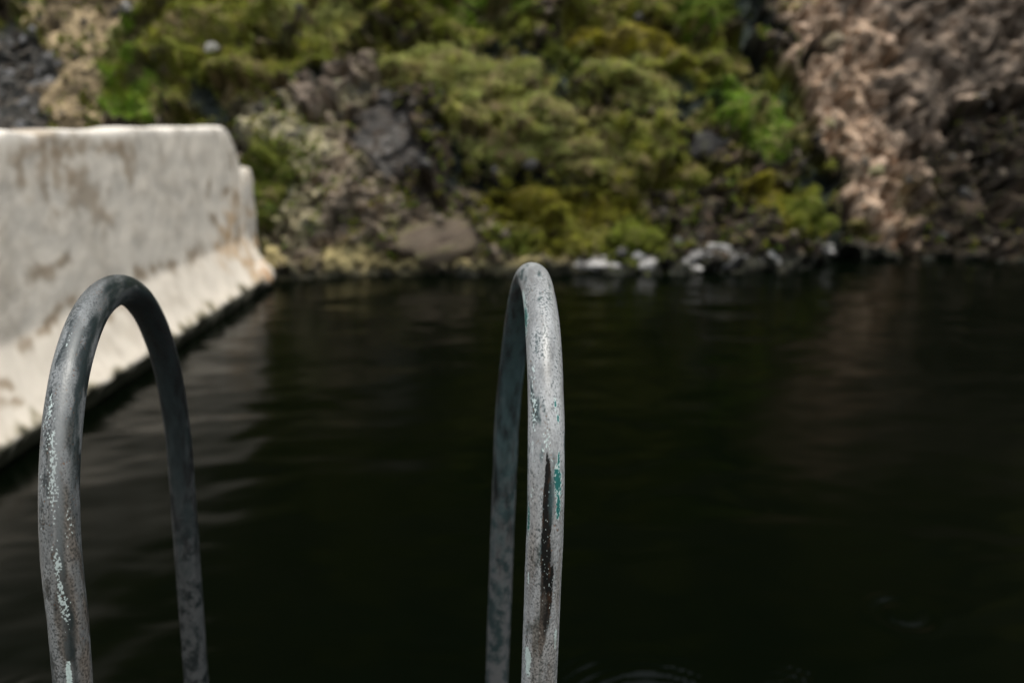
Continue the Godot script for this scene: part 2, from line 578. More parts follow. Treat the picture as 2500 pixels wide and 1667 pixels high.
func tube(line: PackedVector3Array, radius: float, side: Vector3, spots := 48, length := 2.6) -> ArrayMesh:
	var pos := PackedVector3Array()
	var nor := PackedVector3Array()
	var uv := PackedVector2Array()
	var s := 0.0
	var dent := noise(77, 9.0, 2)
	for j in line.size():
		if j: s += line[j].distance_to(line[j - 1])
		var t := (line[mini(j + 1, line.size() - 1)] - line[maxi(j - 1, 0)]).normalized()
		var a := (side - t * side.dot(t)).normalized()
		var b := a.cross(t)
		for i in spots + 1:
			var th := TAU * i / spots
			var d := a * cos(th) + b * sin(th)
			pos.append(line[j] + d * (radius + dent.get_noise_3dv(line[j] + d * 0.03) * 0.0006))
			nor.append(d)
			uv.append(Vector2(float(i) / spots, s / length))
	return sheet(spots + 1, line.size(), pos, PackedColorArray(), uv, true, nor)


# weathered paint on a steel tube: s metres along from the deck, th degrees round (90 faces the bather)
func paint(seed_: int, base: Color, dark: Color, pale: float, grime: float, spots: Array) -> StandardMaterial3D:
	var w := 256
	var h := 2048
	var img := Image.create(w, h, false, Image.FORMAT_RGB8)
	var hgt := Image.create(w, h, false, Image.FORMAT_RGB8)
	var n1 := noise(seed_, 9.0, 3)
	var n2 := noise(seed_ + 1, 55.0, 3)
	var n3 := noise(seed_ + 2, 290.0, 2)
	var n4 := noise(seed_ + 3, 26.0, 3)
	var mint := Color(0.32, 0.375, 0.37)
	var teal := Color(0.012, 0.085, 0.08)
	var rust := Color(0.20, 0.085, 0.035)
	var soot := Color(0.005, 0.005, 0.0045)
	for y in h:
		var s := 2.6 * (y + 0.5) / h
		var near: Array = []
		for q in spots:
			if absf(s - float(q[1])) < float(q[3]) * 1.6 + 0.01: near.append(q)
		for x in w:
			var th := TAU * (x + 0.5) / w
			var deg := rad_to_deg(th)
			var p := Vector3(cos(th) * 0.021, s, sin(th) * 0.021)
			var st := Vector3(p.x, s * 0.28, p.z)
			var a := n1.get_noise_3dv(p)
			var b := n2.get_noise_3dv(st)
			var f := n3.get_noise_3dv(p)
			var g := n4.get_noise_3dv(st * 1.5)
			var c := base * (1.0 + a * 0.45 + b * 0.4 + f * (0.35 + 0.35 * smoothstep(0.95, 0.75, s)))
			var z := 0.55 + f * 0.12
			var rough := 0.42 + f * 0.12 + g * 0.15
			# thin dark film, in streaks along the tube
			var film := smoothstep(0.02, 0.45, b * 0.7 + g * 0.6 + a * 0.5 + grime)
			c = c.lerp(dark * (1.0 + f * 0.5), film * 0.85)
			# fine dark grain where the paint has gone chalky
			c = c.lerp(dark * 0.6, clampf((-f - 0.05) * 1.6 + b * 1.2 + grime * 2.0, 0, 0.75))
			# edges of an older, slightly darker coat
			if g + a * 0.6 > 0.18: c = c * 0.86
			# pits
			if f > 0.52 + pale * 0.2:
				c = c.lerp(soot, 0.6)
				z -= 0.25
			if f < -0.62 and g > 0.0: c = c.lerp(rust, 0.55)
			# the inner side of the bend is nearly black, fading down the far leg
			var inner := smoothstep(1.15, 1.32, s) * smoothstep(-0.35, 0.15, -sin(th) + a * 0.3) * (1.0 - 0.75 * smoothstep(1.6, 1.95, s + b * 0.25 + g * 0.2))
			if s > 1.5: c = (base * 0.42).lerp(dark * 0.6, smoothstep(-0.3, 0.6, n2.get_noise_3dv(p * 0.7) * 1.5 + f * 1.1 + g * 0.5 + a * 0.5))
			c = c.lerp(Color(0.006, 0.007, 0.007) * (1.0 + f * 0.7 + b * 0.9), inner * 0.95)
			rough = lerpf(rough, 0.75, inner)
			for q in near:
				var dt := absf(deg - float(q[2]))
				if dt > 180.0: dt = 360.0 - dt
				var ds := (s - float(q[1])) / float(q[3])
				var r := sqrt(ds * ds + (dt / float(q[4])) * (dt / float(q[4])))
				if r > 1.6: continue
				var m: int = q[0]
				if m == 0:      # mint flecks left of an old coat
					if (1.0 - r) * 0.45 + f * 0.6 + g * 0.7 + b * 0.25 > 0.58:
						c = mint * (1.0 + f * 0.3)
						z += 0.2
				elif m == 1:    # teal undercoat laid bare, with a pale rim
					var e := (1.0 - r) * 0.95 + g * 0.7 + b * 0.3 + f * 0.75 + 0.05
					if e > 0.28:
						c = teal * (1.0 + f * 0.2)
						z -= 0.2
					elif e > -0.05: c = mint * 1.02
				elif m == 2:    # black streak, rusty in the middle
					var e := (1.0 - r) + b * 0.55 + f * 0.3
					if e > 0.0:
						c = c.lerp(soot.lerp(Color(0.034, 0.017, 0.009), clampf(n2.get_noise_3dv(st * 2.2) * 1.8 - 0.05, 0, 1) * smoothstep(1.0, 0.2, absf(ds))), smoothstep(0.0, 0.22, e))
						if f > 0.56: c = mint * 0.9
						z -= 0.25 - f * 0.2
						rough = 0.85
				elif m == 3:    # solid pale patch
					if (1.0 - r) + g * 0.5 + f * 0.25 > 0.2:
						c = Color(0.36, 0.43, 0.42) * (1.0 + f * 0.25)
						z += 0.15
				elif m == 4:    # brownish rough area
					c = c.lerp(Color(0.12, 0.102, 0.088) * (1.0 + f * 1.1), clampf((1.0 - r) * 0.7 + b * 0.5, 0, 0.6))
					z += f * 0.15
				elif m == 5:    # general darkening: grime blotches, one side of the left rail, the inner bend
					c = c.lerp(dark, clampf((1.0 - r) * 0.9 + b * 0.8 + f * 0.25, 0, 0.85))
				elif m == 6:    # lighter tone
					c = c.lerp(base * 1.3, clampf((1.0 - r) * 0.8 + b * 0.3, 0, 0.7))
			img.set_pixel(x, y, Color(c.r, c.g, c.b).linear_to_srgb())
			hgt.set_pixel(x, y, Color(z, clampf(rough, 0.2, 1.0), z))
	var mat := StandardMaterial3D.new()
	mat.albedo_texture = ImageTexture.create_from_image(img)
	mat.heightmap_enabled = true
	mat.heightmap_texture = ImageTexture.create_from_image(hgt)
	mat.heightmap_scale = 0.07
	mat.roughness = 1.0
	mat.roughness_texture = mat.heightmap_texture
	mat.roughness_texture_channel = BaseMaterial3D.TEXTURE_CHANNEL_GREEN
	mat.metallic = 0.12
	mat.metallic_specular = 0.26
	return mat


func build_ladder() -> void:
	var root := Node3D.new()
	root.name = "pool_ladder"
	add_child(root)
	tag(root, "weathered grey steel pool ladder with two arched handrails at the near edge", "pool ladder")
	var left := [-0.4998, -0.8746, -0.1321, 0.2667, 0.318, 1.3776, -0.0171, -0.0301, -0.0467, -0.0164, 2.1039, 0.3082, -0.0021, 0.0003]
	var right := [0.0357, -0.8994, -0.0865, 0.2622, 0.2967, 1.3909, 0.0067, 0.0085, -0.0284, -0.0376, 2.1066, 0.3082, 0.0175, -0.0029]
	var lm := paint(501, Color(0.14, 0.146, 0.15), Color(0.012, 0.018, 0.019), 0.0, 0.05, [
		[5, 1.3, 60, 0.14, 90], [5, 1.2, 20, 0.2, 60], [5, 0.95, 30, 0.5, 34], [4, 0.80, 60, 0.2, 60], [4, 0.68, 20, 0.2, 40], [5, 0.88, 76, 0.16, 13], [5, 0.80, 68, 0.14, 14], [5, 0.68, 62, 0.16, 16],
		[0, 0.99, 112, 0.05, 14], [0, 0.94, 95, 0.05, 12], [0, 0.905, 84, 0.05, 12], [0, 0.865, 84, 0.05, 11], [0, 0.83, 84, 0.05, 12], [0, 0.80, 82, 0.04, 14], [0, 0.77, 74, 0.03, 16],
		[0, 0.866, 36, 0.022, 13], [0, 0.845, 50, 0.018, 12], [0, 0.93, 130, 0.1, 12], [3, 0.70, 80, 0.022, 11], [0, 1.07, 96, 0.03, 9], [0, 1.16, 135, 0.05, 12],
		[5, 1.62, 270, 0.4, 90], [6, 1.0, 78, 0.25, 26]])
	var rm := paint(601, Color(0.22, 0.225, 0.23), Color(0.03, 0.053, 0.056), 1.0, -0.16, [
		[0, 1.03, 135, 0.04, 15], [0, 0.985, 140, 0.05, 17], [0, 0.945, 142, 0.06, 17], [0, 0.90, 143, 0.06, 14], [0, 0.95, 92, 0.03, 18], [0, 1.01, 100, 0.03, 14],
		[3, 1.15, 168, 0.03, 12], [1, 1.115, 166, 0.026, 17], [1, 0.906, 58, 0.016, 12], [1, 0.884, 57, 0.012, 8], [1, 0.932, 55, 0.008, 4], [1, 0.974, 57, 0.007, 7], [1, 0.99, 66, 0.007, 4], [1, 0.865, 160, 0.014, 7],
		[4, 0.82, 140, 0.12, 26], [4, 0.78, 40, 0.10, 20],
		[2, 0.90, 92, 0.055, 12], [2, 0.845, 92, 0.06, 15], [2, 0.80, 84, 0.06, 20], [2, 0.77, 90, 0.045, 13], [2, 0.742, 97, 0.035, 8],
		[0, 0.86, 146, 0.08, 12], [3, 0.702, 142, 0.016, 17], [3, 0.685, 140, 0.014, 14], [3, 0.726, 46, 0.016, 10], [3, 0.80, 150, 0.012, 6],
		[5, 0.90, 75, 0.04, 12], [5, 0.66, 96, 0.05, 5], [4, 0.66, 60, 0.1, 40], [4, 0.72, 110, 0.08, 30], [5, 1.55, 270, 0.4, 100]])
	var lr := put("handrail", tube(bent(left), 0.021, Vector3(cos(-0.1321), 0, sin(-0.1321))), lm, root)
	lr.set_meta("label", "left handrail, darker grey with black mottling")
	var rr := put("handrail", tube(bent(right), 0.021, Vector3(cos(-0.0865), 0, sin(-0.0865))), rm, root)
	rr.set_meta("label", "right handrail, paler grey with teal chips and a black streak")
	var a := bent(left)
	var b := bent(right)
	for y in [0.12, -0.16, -0.44]:
		var p := Vector3.ZERO
		var q := Vector3.ZERO
		for c in a:
			if c.z < -1.3 and absf(c.y - y) < 0.02: p = c
		for c in b:
			if c.z < -1.3 and absf(c.y - y) < 0.02: q = c
		put("rung", tube(PackedVector3Array([p, p.lerp(q, 0.33), p.lerp(q, 0.66), q]), 0.016, Vector3.UP, 20), lm, root)


# ---- the wall ---------------------------------------------------------------------------------------------------
func wall_face(y: float) -> float:
	if y > 0.5: return -2.59 - (y - 0.5) * 0.035
	var t := clampf((y - 0.12) / 0.38, 0, 1)
	return lerpf(-2.385, -2.59, pow(t, 0.75))


func blot(z: float, y: float, s: Array) -> float:
	var a := Vector2(s[0], s[1])
	var e := Vector2(s[2], s[3]) - a
	var w := Vector2(z, y) - a
	var t := clampf(w.dot(e) / maxf(e.length_squared(), 1e-5), 0, 1)
	return (w - e * t).length() / float(s[4])


func build_wall() -> void:
	var root := Node3D.new()
	root.name = "pool_wall"
	add_child(root)
	tag(root, "old white plastered pool end wall with brown stains and a flared foot", "wall")
	var prof: Array[Vector2] = []   # x, y from below the water up the face, over the top and down the back
	for i in 5: prof.append(Vector2(-2.45, -0.6 + 0.11 * i))
	prof.append(Vector2(-2.445, -0.06)); prof.append(Vector2(-2.44, 0.0)); prof.append(Vector2(-2.43, 0.05)); prof.append(Vector2(-2.41, 0.09))
	for i in 60:
		var y := 0.115 + 0.0232 * i
		prof.append(Vector2(wall_face(y), y))
	prof.append(Vector2(-2.627, 1.515)); prof.append(Vector2(-2.632, 1.533)); prof.append(Vector2(-2.642, 1.542)); prof.append(Vector2(-2.68, 1.547))
	prof.append(Vector2(-2.75, 1.550)); prof.append(Vector2(-2.85, 1.548)); prof.append(Vector2(-2.90, 1.54)); prof.append(Vector2(-2.92, 1.51))
	for i in 9: prof.append(Vector2(-2.93, 1.4 - 0.22 * i))
	var stains := [
		[-4.96, 1.45, -5.18, 1.25, 0.16, 0], [-5.25, 1.30, -5.57, 1.06, 0.15, 0], [-4.71, 1.37, -4.74, 1.26, 0.08, 0], [-5.0, 1.44, -6.1, 1.43, 0.07, 0], [-4.95, 1.2, -4.98, 1.1, 0.06, 0], [-6.0, 1.38, -6.1, 1.25, 0.1, 0], [-4.3, 1.3, -4.35, 1.1, 0.1, 0],
		[-4.61, 0.78, -5.09, 0.81, 0.05, 1], [-5.94, 0.58, -6.64, 0.54, 0.05, 1], [-6.92, 0.55, -7.3, 0.56, 0.07, 1], [-4.71, 0.52, -5.13, 0.59, 0.05, 1], [-4.05, 0.38, -4.18, 0.32, 0.04, 1], [-4.03, 0.28, -4.18, 0.23, 0.03, 1], [-4.4, 0.45, -4.75, 0.5, 0.03, 1], [-5.29, 0.39, -5.6, 0.42, 0.03, 1],
		[-7.5, 0.98, -7.62, 1.05, 0.05, 1], [-7.9, 0.95, -8.2, 1.0, 0.05, 1], [-7.55, 0.78, -7.7, 0.72, 0.05, 1],
		[-7.67, 0.50, -8.36, 0.5, 0.17, 2], [-7.93, 0.62, -8.36, 0.85, 0.12, 2], [-8.1, 0.22, -8.6, 0.15, 0.14, 2], [-8.2, 0.45, -8.3, 0.62, 0.06, 4], [-8.36, 1.3, -8.3, 0.5, 0.05, 1], [-7.2, 1.4, -7.3, 1.0, 0.08, 3], [-5.3, 1.0, -5.5, 0.7, 0.25, 3], [-6.5, 1.2, -6.8, 0.9, 0.25, 3], [-4.2, 0.8, -4.5, 0.9, 0.25, 3], [-5.0, 0.3, -6.5, 0.33, 0.08, 3], [-4.2, 1.0, -4.4, 0.6, 0.2, 3]]
	var colours: Array[Color] = [Color(0.25, 0.19, 0.13), Color(0.21, 0.155, 0.10), Color(0.36, 0.21, 0.08), Color(0.36, 0.315, 0.26), Color(0.09, 0.06, 0.03)]
	var n1 := noise(301, 1.6, 4)
	var n2 := noise(302, 6.0, 4)
	var n3 := noise(303, 2.6, 3)
	var edge := noise(304, 2.0, 3)
	var zs := PackedFloat32Array()
	var z := 2.5
	while z > -8.58:
		zs.append(z)
		z -= 0.025 if z < -3.0 else 0.12
	zs.append(-8.58)
	var nu := zs.size()
	var nv := prof.size()
	var pos := PackedVector3Array()
	var col := PackedColorArray()
	for j in nv:
		for i in nu:
			var q := prof[j]
			var zz := zs[i]
			var a := n1.get_noise_2d(zz, q.y)
			var b := n2.get_noise_2d(zz, q.y)
			var d := n3.get_noise_2d(zz, q.y * 1.2)
			var p := Vector3(q.x + (a * 0.008 + b * 0.003 + d * 0.006) * (1.0 if q.x > -2.7 else 0.3), q.y, zz)
			if q.y > 1.45: p.y += edge.get_noise_1d(zz) * 0.022 - smoothstep(-8.4, -8.58, zz) * 0.03
			if q.y > 0.05 and q.y < 0.4: p.x += edge.get_noise_1d(zz * 1.7 + 40.0) * 0.03 * smoothstep(0.4, 0.12, q.y)
			# the broken corner of the far end leans back
			if zz < -7.8 and q.y > 0.3: p.z += smoothstep(-7.8, -8.58, zz) * (smoothstep(1.2, 1.53, q.y) * 0.17 + 0.06 + b * 0.07)
			if i == nu - 1: p.x -= 0.012
			pos.append(p)
			var c := Color(0.56, 0.505, 0.435) * (1.0 + a * 0.05 + b * 0.03)
			if q.y > 1.49: c = Color(0.59, 0.545, 0.49) * (1.0 + b * 0.1)
			c = c.lerp(colours[3], clampf(d * 0.9 - 0.1 + b * 0.25, 0, 0.5))
			for s in stains:
				var r := blot(zz, q.y, s)
				if r > 2.0: continue
				var m: int = s[5]
				var w := clampf((1.15 - r) * 0.9 + b * 1.2 + d * 0.4, 0, 1)
				c = c.lerp(colours[m], w * [0.8, 0.85, 0.6, 0.45, 0.85][m])
			# drips below the top edge
			var drip := n3.get_noise_2d(zz * 3.0, q.y * 0.35 + 9.0)
			c = c.lerp(Color(0.29, 0.245, 0.20), clampf(drip * 1.6 - 0.3, 0, 0.4) * smoothstep(0.9, 1.42, q.y) * (1.0 if q.y < 1.49 else 0.2))
			# green and black growth at the water line
			var wet := q.y - 0.012 + b * 0.09 + d * 0.07
			if q.y < 0.3:
				c = c.lerp(Color(0.15, 0.125, 0.05), smoothstep(0.15, 0.10, wet) * 0.6)
				c = c.lerp(Color(0.018, 0.019, 0.010), smoothstep(0.11, 0.055, wet))
			c.a = 1.0
			col.append(c)
	mats.wall = earthy(0.85, 1.1)
	mats.wall.normal_scale = 0.2
	mats.wall.albedo_texture = null
	put("wall_body", sheet(nu, nv, pos, col), mats.wall, root)
	# the broken end face: closes the body from its last row
	var rim := PackedVector3Array()
	var rim_col := PackedColorArray()
	for j in nv:
		rim.append(pos[j * nu + nu - 1])
		rim_col.append(col[j * nu + nu - 1])
	var mid := Vector3(-2.75, 0.7, -8.62)
	var st := SurfaceTool.new()
	st.begin(Mesh.PRIMITIVE_TRIANGLES)
	for j in nv - 1:
		for p in [mid, rim[j + 1], rim[j]]:
			st.set_color(Color(0.5, 0.44, 0.36))
			st.add_vertex(p)
	st.generate_normals()
	put("broken_end", st.commit(), mats.wall, root)
	# a lower pier behind the corner, and the rounded end of the foot
	put("end_pier", lump(Vector3(-2.80, 0.42, -8.70), Vector3(0.21, 0.73, 0.19), 12.0, 321, Color(0.48, 0.44, 0.39), Color(0.28, 0.19, 0.10)), mats.wall, root)
	put("foot_end", lump(Vector3(-2.52, 0.10, -8.46), Vector3(0.16, 0.17, 0.26), 2.3, 322, Color(0.52, 0.46, 0.39), Color(0.40, 0.20, 0.06)), mats.wall, root)


# a plastered block with softened corners (power 2 = ellipsoid, larger = boxier), stained towards its foot
func lump(at: Vector3, half: Vector3, power: float, seed_: int, c0: Color, c1: Color) -> ArrayMesh:
	var nu := 49
	var nv := 41
	var n := noise(seed_, 3.5, 4)
	var pos := PackedVector3Array()
	var col := PackedColorArray()
	for j in nv:
		for i in nu:
			var a := TAU * float(i % (nu - 1)) / (nu - 1)
			var b := PI * (float(j) / (nv - 1) - 0.5)
			var d := Vector3(cos(a) * cos(b), sin(b), -sin(a) * cos(b))
			var e := (d / half)
			var r := pow(pow(absf(e.x), power) + pow(absf(e.y), power) + pow(absf(e.z), power), -1.0 / power)
			var p := at + d * r
			p += d * n.get_noise_3dv(p) * 0.035
			pos.append(p)
			var c := c0.lerp(c1, clampf(n.get_noise_3dv(p * 1.5 + Vector3.ONE * 7.0) * 1.8 + 0.25 - (p.y - at.y) / half.y * 0.35, 0, 0.9))
			if p.y < 0.12: c = c.lerp(Color(0.02, 0.02, 0.012), smoothstep(0.11, 0.05, p.y + n.get_noise_3dv(p * 3.0) * 0.03))
			col.append(c)
	return sheet(nu, nv, pos, col)


# ---- the water --------------------------------------------------------------------------------------------------
func ring(x: float, z: float, cx: float, cz: float, r0: float, width: float, wave: float) -> float:
	var r := Vector2(x - cx, z - cz).length()
	var t := (r - r0) / width
	return exp(-t * t) * sin(TAU * r / wave)


func build_water() -> void:
	var xs := PackedFloat32Array()
	var zs := PackedFloat32Array()
	var x := -2.46
	while x < 30.0:
		xs.append(x)
		x += 0.022 if x < 3.0 else (0.05 if x < 6.8 else 0.6)
	var z := -0.7
	while z > -12.5:
		zs.append(z)
		z -= 0.014 if z > -3.2 else 0.035
	var nu := xs.size()
	var nv := zs.size()
	var pos := PackedVector3Array()
	pos.resize(nu * nv)
	var a := noise(401, 1.5, 3)
	var b := noise(402, 5.0, 2)
	var c := noise(403, 0.5, 2)
	for j in nv:
		for i in nu:
			var px := xs[i]
			var pz := zs[j]
			var calm := 0.45 + 0.9 * clampf(c.get_noise_2d(px, pz) + 0.35, 0, 1)
			var h := a.get_noise_2d(px * 0.55 + pz * 0.12, pz) * 0.016 * calm + b.get_noise_2d(px * 0.6, pz) * 0.002 * calm
			if pz > -3.4:
				# small rings where water trickles in beside the ladder, and one drop further right
				h += clampf(b.get_noise_2d(px * 0.5 + 30.0, pz * 0.5) * 1.5 + 0.5, 0, 1) * (ring(px, pz, 0.40, -2.05, 0.16, 0.15, 0.045) * 0.008 + ring(px, pz, 0.78, -2.16, 0.08, 0.09, 0.04) * 0.006 + ring(px, pz, 1.31, -2.60, 0.09, 0.035, 0.10) * 0.006 + ring(px, pz, -1.3, -2.15, 0.1, 0.12, 0.07) * 0.005)
			pos[j * nu + i] = Vector3(px, h, pz)
	var m := StandardMaterial3D.new()
	m.albedo_color = Color(0.0005, 0.0012, 0.0004).linear_to_srgb()
	m.roughness = 0.17
	m.metallic_specular = 0.17
	mats.water = m
	var o := put("water", sheet(nu, nv, pos), m)
	tag(o, "dark still pool water with faint ripples", "water", "", "structure")


func slab(called: String, a: Vector3, b: Vector3, mat: Material, label: String) -> void:
	var m := BoxMesh.new()
	m.size = b - a
	var o := put(called, m, mat)
	o.position = (a + b) / 2
	tag(o, label, called.replace("_", " "), "", "structure")


func paint_zones() -> void:
	zone(5, 0.05, 0.25, [-5.85, 3.91, -4.40, 3.90, -4.32, 3.28, -4.73, 2.86, -4.70, 2.33, -4.41, 1.71, -5.10, 1.60, -5.29, 2.16, -5.21, 2.62, -5.67, 3.16])  # earth
	zone(6, -0.05, 0.20, [-7.13, 3.30, -5.71, 3.10, -5.24, 2.51, -5.28, 2.10, -5.00, 1.60, -6.76, 1.59])  # scree
	zone(2, 0.10, 0.25, [-4.75, 2.98, -4.31, 3.22, -4.34, 2.62, -3.83, 2.27, -3.93, 1.82, -4.42, 1.79, -4.71, 2.39])  # bright left
	zone(2, 0.06, 0.20, [-5.89, 3.79, -5.51, 3.78, -5.50, 3.41, -5.77, 3.41])  # corner moss
	zone(1, 0.14, 0.35, [-4.40, 3.90, -2.76, 3.88, -2.70, 3.14, -3.10, 2.97, -3.81, 2.91, -4.28, 2.97])  # moss A
	zone(1, 0.16, 0.30, [-3.85, 2.39, -3.52, 2.62, -2.78, 2.79, -2.10, 2.94, -1.51, 2.93, -1.55, 2.69, -2.17, 2.47, -2.83, 2.30, -3.59, 2.30])  # moss B
	zone(4, 0.14, 0.30, [-2.71, 3.88, -1.71, 3.91, -1.72, 3.16, -2.11, 3.00, -2.64, 2.94, -2.81, 3.14])  # moss C
	zone(1, 0.16, 0.30, [-1.71, 3.91, -0.51, 3.93, -0.45, 3.30, -0.85, 2.96, -1.41, 2.87, -1.67, 3.11])  # moss C2
	zone(2, 0.12, 0.30, [-0.93, 3.93, 0.34, 3.95, 0.28, 3.37, -0.39, 3.18, -0.81, 3.24])  # moss D
	zone(1, 0.16, 0.35, [-1.01, 3.12, -0.45, 3.21, 0.39, 3.25, 0.44, 3.00, 0.02, 2.90, -0.60, 2.86, -1.01, 2.87])  # moss E
	zone(3, 0.15, 0.30, [0.60, 3.26, 1.19, 3.24, 1.71, 3.11, 2.01, 2.89, 1.89, 2.65, 1.27, 2.77, 0.70, 2.89])  # yellow band
	zone(1, 0.14, 0.30, [0.61, 3.96, 2.08, 3.98, 1.98, 3.21, 1.29, 3.27, 0.60, 3.35])  # moss F
	zone(2, 0.20, 0.30, [1.97, 3.98, 2.59, 4.00, 2.65, 3.22, 2.45, 2.90, 2.03, 3.14])  # moss top gully
	zone(4, 0.20, 0.35, [0.85, 2.52, 1.33, 2.74, 1.79, 2.65, 2.03, 2.29, 1.95, 1.88, 1.40, 1.93, 1.00, 2.29])  # moss G
	zone(1, 0.12, 0.30, [2.02, 2.96, 2.56, 2.84, 2.69, 2.41, 2.51, 2.23, 2.09, 2.35])  # moss H
	zone(0, 0.12, 0.40, [-3.08, 1.77, -2.48, 2.27, -1.50, 2.63, -0.89, 2.34, -0.82, 1.59, -0.37, 0.99, -0.08, 0.72, 0.60, 0.34, 0.68, -0.08, -2.62, -0.10, -2.88, 0.70, -2.79, 1.22])  # outcrop
	zone(13, 0.12, 0.20, [-2.53, 2.24, -2.07, 2.42, -1.50, 2.63, -1.39, 2.45, -1.67, 2.10, -2.22, 1.90, -2.51, 1.99])  # ledge
	zone(10, 0.10, 0.25, [-2.98, 1.77, -2.61, 2.04, -2.13, 1.88, -2.02, 1.60, -2.17, 1.11, -2.05, 0.59, -2.25, 0.29, -2.48, 0.40, -2.54, 1.12, -2.86, 1.49])  # lichen
	zone(10, 0.08, 0.20, [-2.00, 2.10, -1.63, 2.19, -1.71, 1.93, -2.03, 1.85])  # lichen2
	zone(11, 0.10, 0.20, [-1.68, 1.76, -1.39, 2.25, -0.89, 2.31, -0.85, 1.65, -0.71, 1.10, -1.09, 0.94, -1.63, 1.21])  # slab
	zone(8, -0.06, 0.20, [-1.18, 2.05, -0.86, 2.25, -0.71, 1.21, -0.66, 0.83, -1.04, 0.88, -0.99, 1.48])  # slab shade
	zone(0, 0.10, 0.30, [-1.98, 0.95, -0.85, 0.88, -0.13, 0.72, -0.17, 0.15, -1.93, 0.18])  # lower slab
	zone(4, 0.32, 0.40, [-1.50, 2.51, -1.11, 2.81, -0.60, 2.90, -0.08, 2.75, 0.38, 2.52, 0.78, 1.99, 0.57, 1.59, 0.02, 1.59, -0.57, 1.65, -0.85, 1.82, -0.89, 2.22, -1.39, 2.28])  # cap upper
	zone(4, 0.28, 0.35, [-0.85, 1.93, 0.02, 1.76, 0.63, 1.99, 1.24, 1.93, 1.93, 1.53, 1.97, 1.30, 1.36, 0.97, 0.71, 1.09, 0.17, 1.20, -0.37, 1.26, -0.77, 1.54])  # cap lower
	zone(1, 0.22, 0.30, [1.14, 1.76, 1.93, 1.53, 2.33, 1.24, 2.65, 1.24, 2.57, 0.96, 1.90, 1.03, 1.26, 1.08])  # cap right
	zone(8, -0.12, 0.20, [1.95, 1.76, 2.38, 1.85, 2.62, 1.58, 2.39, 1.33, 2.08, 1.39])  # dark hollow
	zone(2, 0.25, 0.30, [2.23, 2.11, 2.75, 2.38, 3.30, 2.15, 3.33, 1.58, 2.97, 1.26, 2.68, 1.58, 2.43, 1.85])  # moss right
	zone(3, 0.12, 0.20, [-0.15, 0.93, 0.31, 1.04, 0.66, 0.87, 0.60, 0.55, 0.07, 0.51])  # yellow low
	zone(3, 0.10, 0.20, [0.90, 0.81, 1.26, 0.97, 1.30, 0.70, 1.00, 0.56])  # yellow low2
	zone(8, 0.00, 0.30, [1.25, 0.92, 2.62, 0.93, 3.49, 0.47, 3.56, 0.02, 1.22, 0.06])  # low rock
	zone(3, 0.12, 0.20, [2.63, 0.96, 3.18, 1.18, 3.52, 0.70, 3.61, 0.35, 3.10, 0.40, 2.75, 0.63])  # low moss
	zone(2, 0.12, 0.15, [1.09, 0.43, 1.34, 0.59, 1.57, 0.32, 1.32, 0.11, 1.08, 0.17])  # low moss2
	zone(3, 0.08, 0.15, [0.31, 0.43, 0.79, 0.41, 0.79, 0.18, 0.35, 0.19])  # low moss3
	zone(1, 0.08, 0.15, [-0.12, 0.33, 0.16, 0.35, 0.16, 0.20, -0.12, 0.20])  # low moss4
	zone(1, 0.12, 0.15, [-2.87, 1.33, -2.61, 1.38, -2.44, 1.07, -2.49, 0.60, -2.72, 0.50, -2.87, 0.80])  # wall moss
	zone(9, -0.25, 0.30, [2.77, 4.01, 3.32, 4.04, 2.98, 2.48, 3.46, 1.75, 3.77, 0.97, 4.17, -0.05, 3.62, -0.04, 3.40, 1.28, 3.30, 2.12, 2.75, 2.41])  # gully
	zone(9, -0.05, 0.10, [-0.60, 2.89, -0.08, 2.86, 0.41, 2.79, 0.46, 2.52, 0.02, 2.72, -0.49, 2.81])  # gap
	zone(9, -0.08, 0.10, [0.40, 2.55, 0.80, 2.64, 0.89, 2.26, 0.63, 2.05, 0.45, 2.34])  # gap
	zone(8, -0.05, 0.10, [-1.57, 3.11, -1.12, 3.08, -0.98, 2.96, -1.41, 2.87])  # gap
	zone(8, -0.05, 0.10, [-2.70, 3.08, -2.30, 3.06, -2.39, 2.91, -2.89, 2.91])  # gap
	zone(9, -0.08, 0.10, [-2.40, 2.44, -1.50, 2.68, -1.47, 2.58, -2.07, 2.36, -2.44, 2.30])  # gap
	zone(5, 0.00, 0.10, [-3.13, 2.26, -2.44, 2.30, -2.34, 2.20, -2.62, 2.10, -3.11, 2.07])  # tan band
	zone(9, -0.05, 0.10, [-3.53, 2.24, -3.13, 2.24, -2.81, 2.04, -3.20, 1.93, -3.55, 1.96])  # gap
	zone(9, -0.10, 0.10, [2.04, 2.41, 2.19, 2.23, 2.21, 1.82, 2.05, 1.82, 1.97, 2.11])  # gap
	zone(9, -0.10, 0.10, [-0.82, 1.59, -0.47, 1.26, 0.02, 1.04, 0.56, 0.98, 0.56, 0.87, -0.13, 0.91, -0.61, 1.10, -0.81, 1.32])  # gap
	zone(13, 0.12, 0.40, [3.47, 4.07, 7.90, 4.03, 7.56, 2.30, 6.31, 2.18, 5.58, 2.00, 4.98, 1.75, 4.06, 2.39, 3.27, 3.05])  # upper right
	zone(5, 0.18, 0.20, [3.45, 3.93, 4.25, 4.02, 4.19, 3.46, 3.65, 3.18, 3.30, 3.31])  # top clod
	zone(8, -0.20, 0.50, [5.15, 1.94, 5.61, 2.25, 7.58, 2.42, 7.07, -0.17, 4.73, -0.16, 4.76, 0.83, 4.75, 1.56])  # right face
	zone(13, 0.05, 0.30, [4.08, 2.52, 5.20, 2.71, 5.44, 2.00, 5.17, 1.38, 5.24, 0.84, 4.93, 0.18, 4.63, 0.65, 4.31, 1.56])  # brown
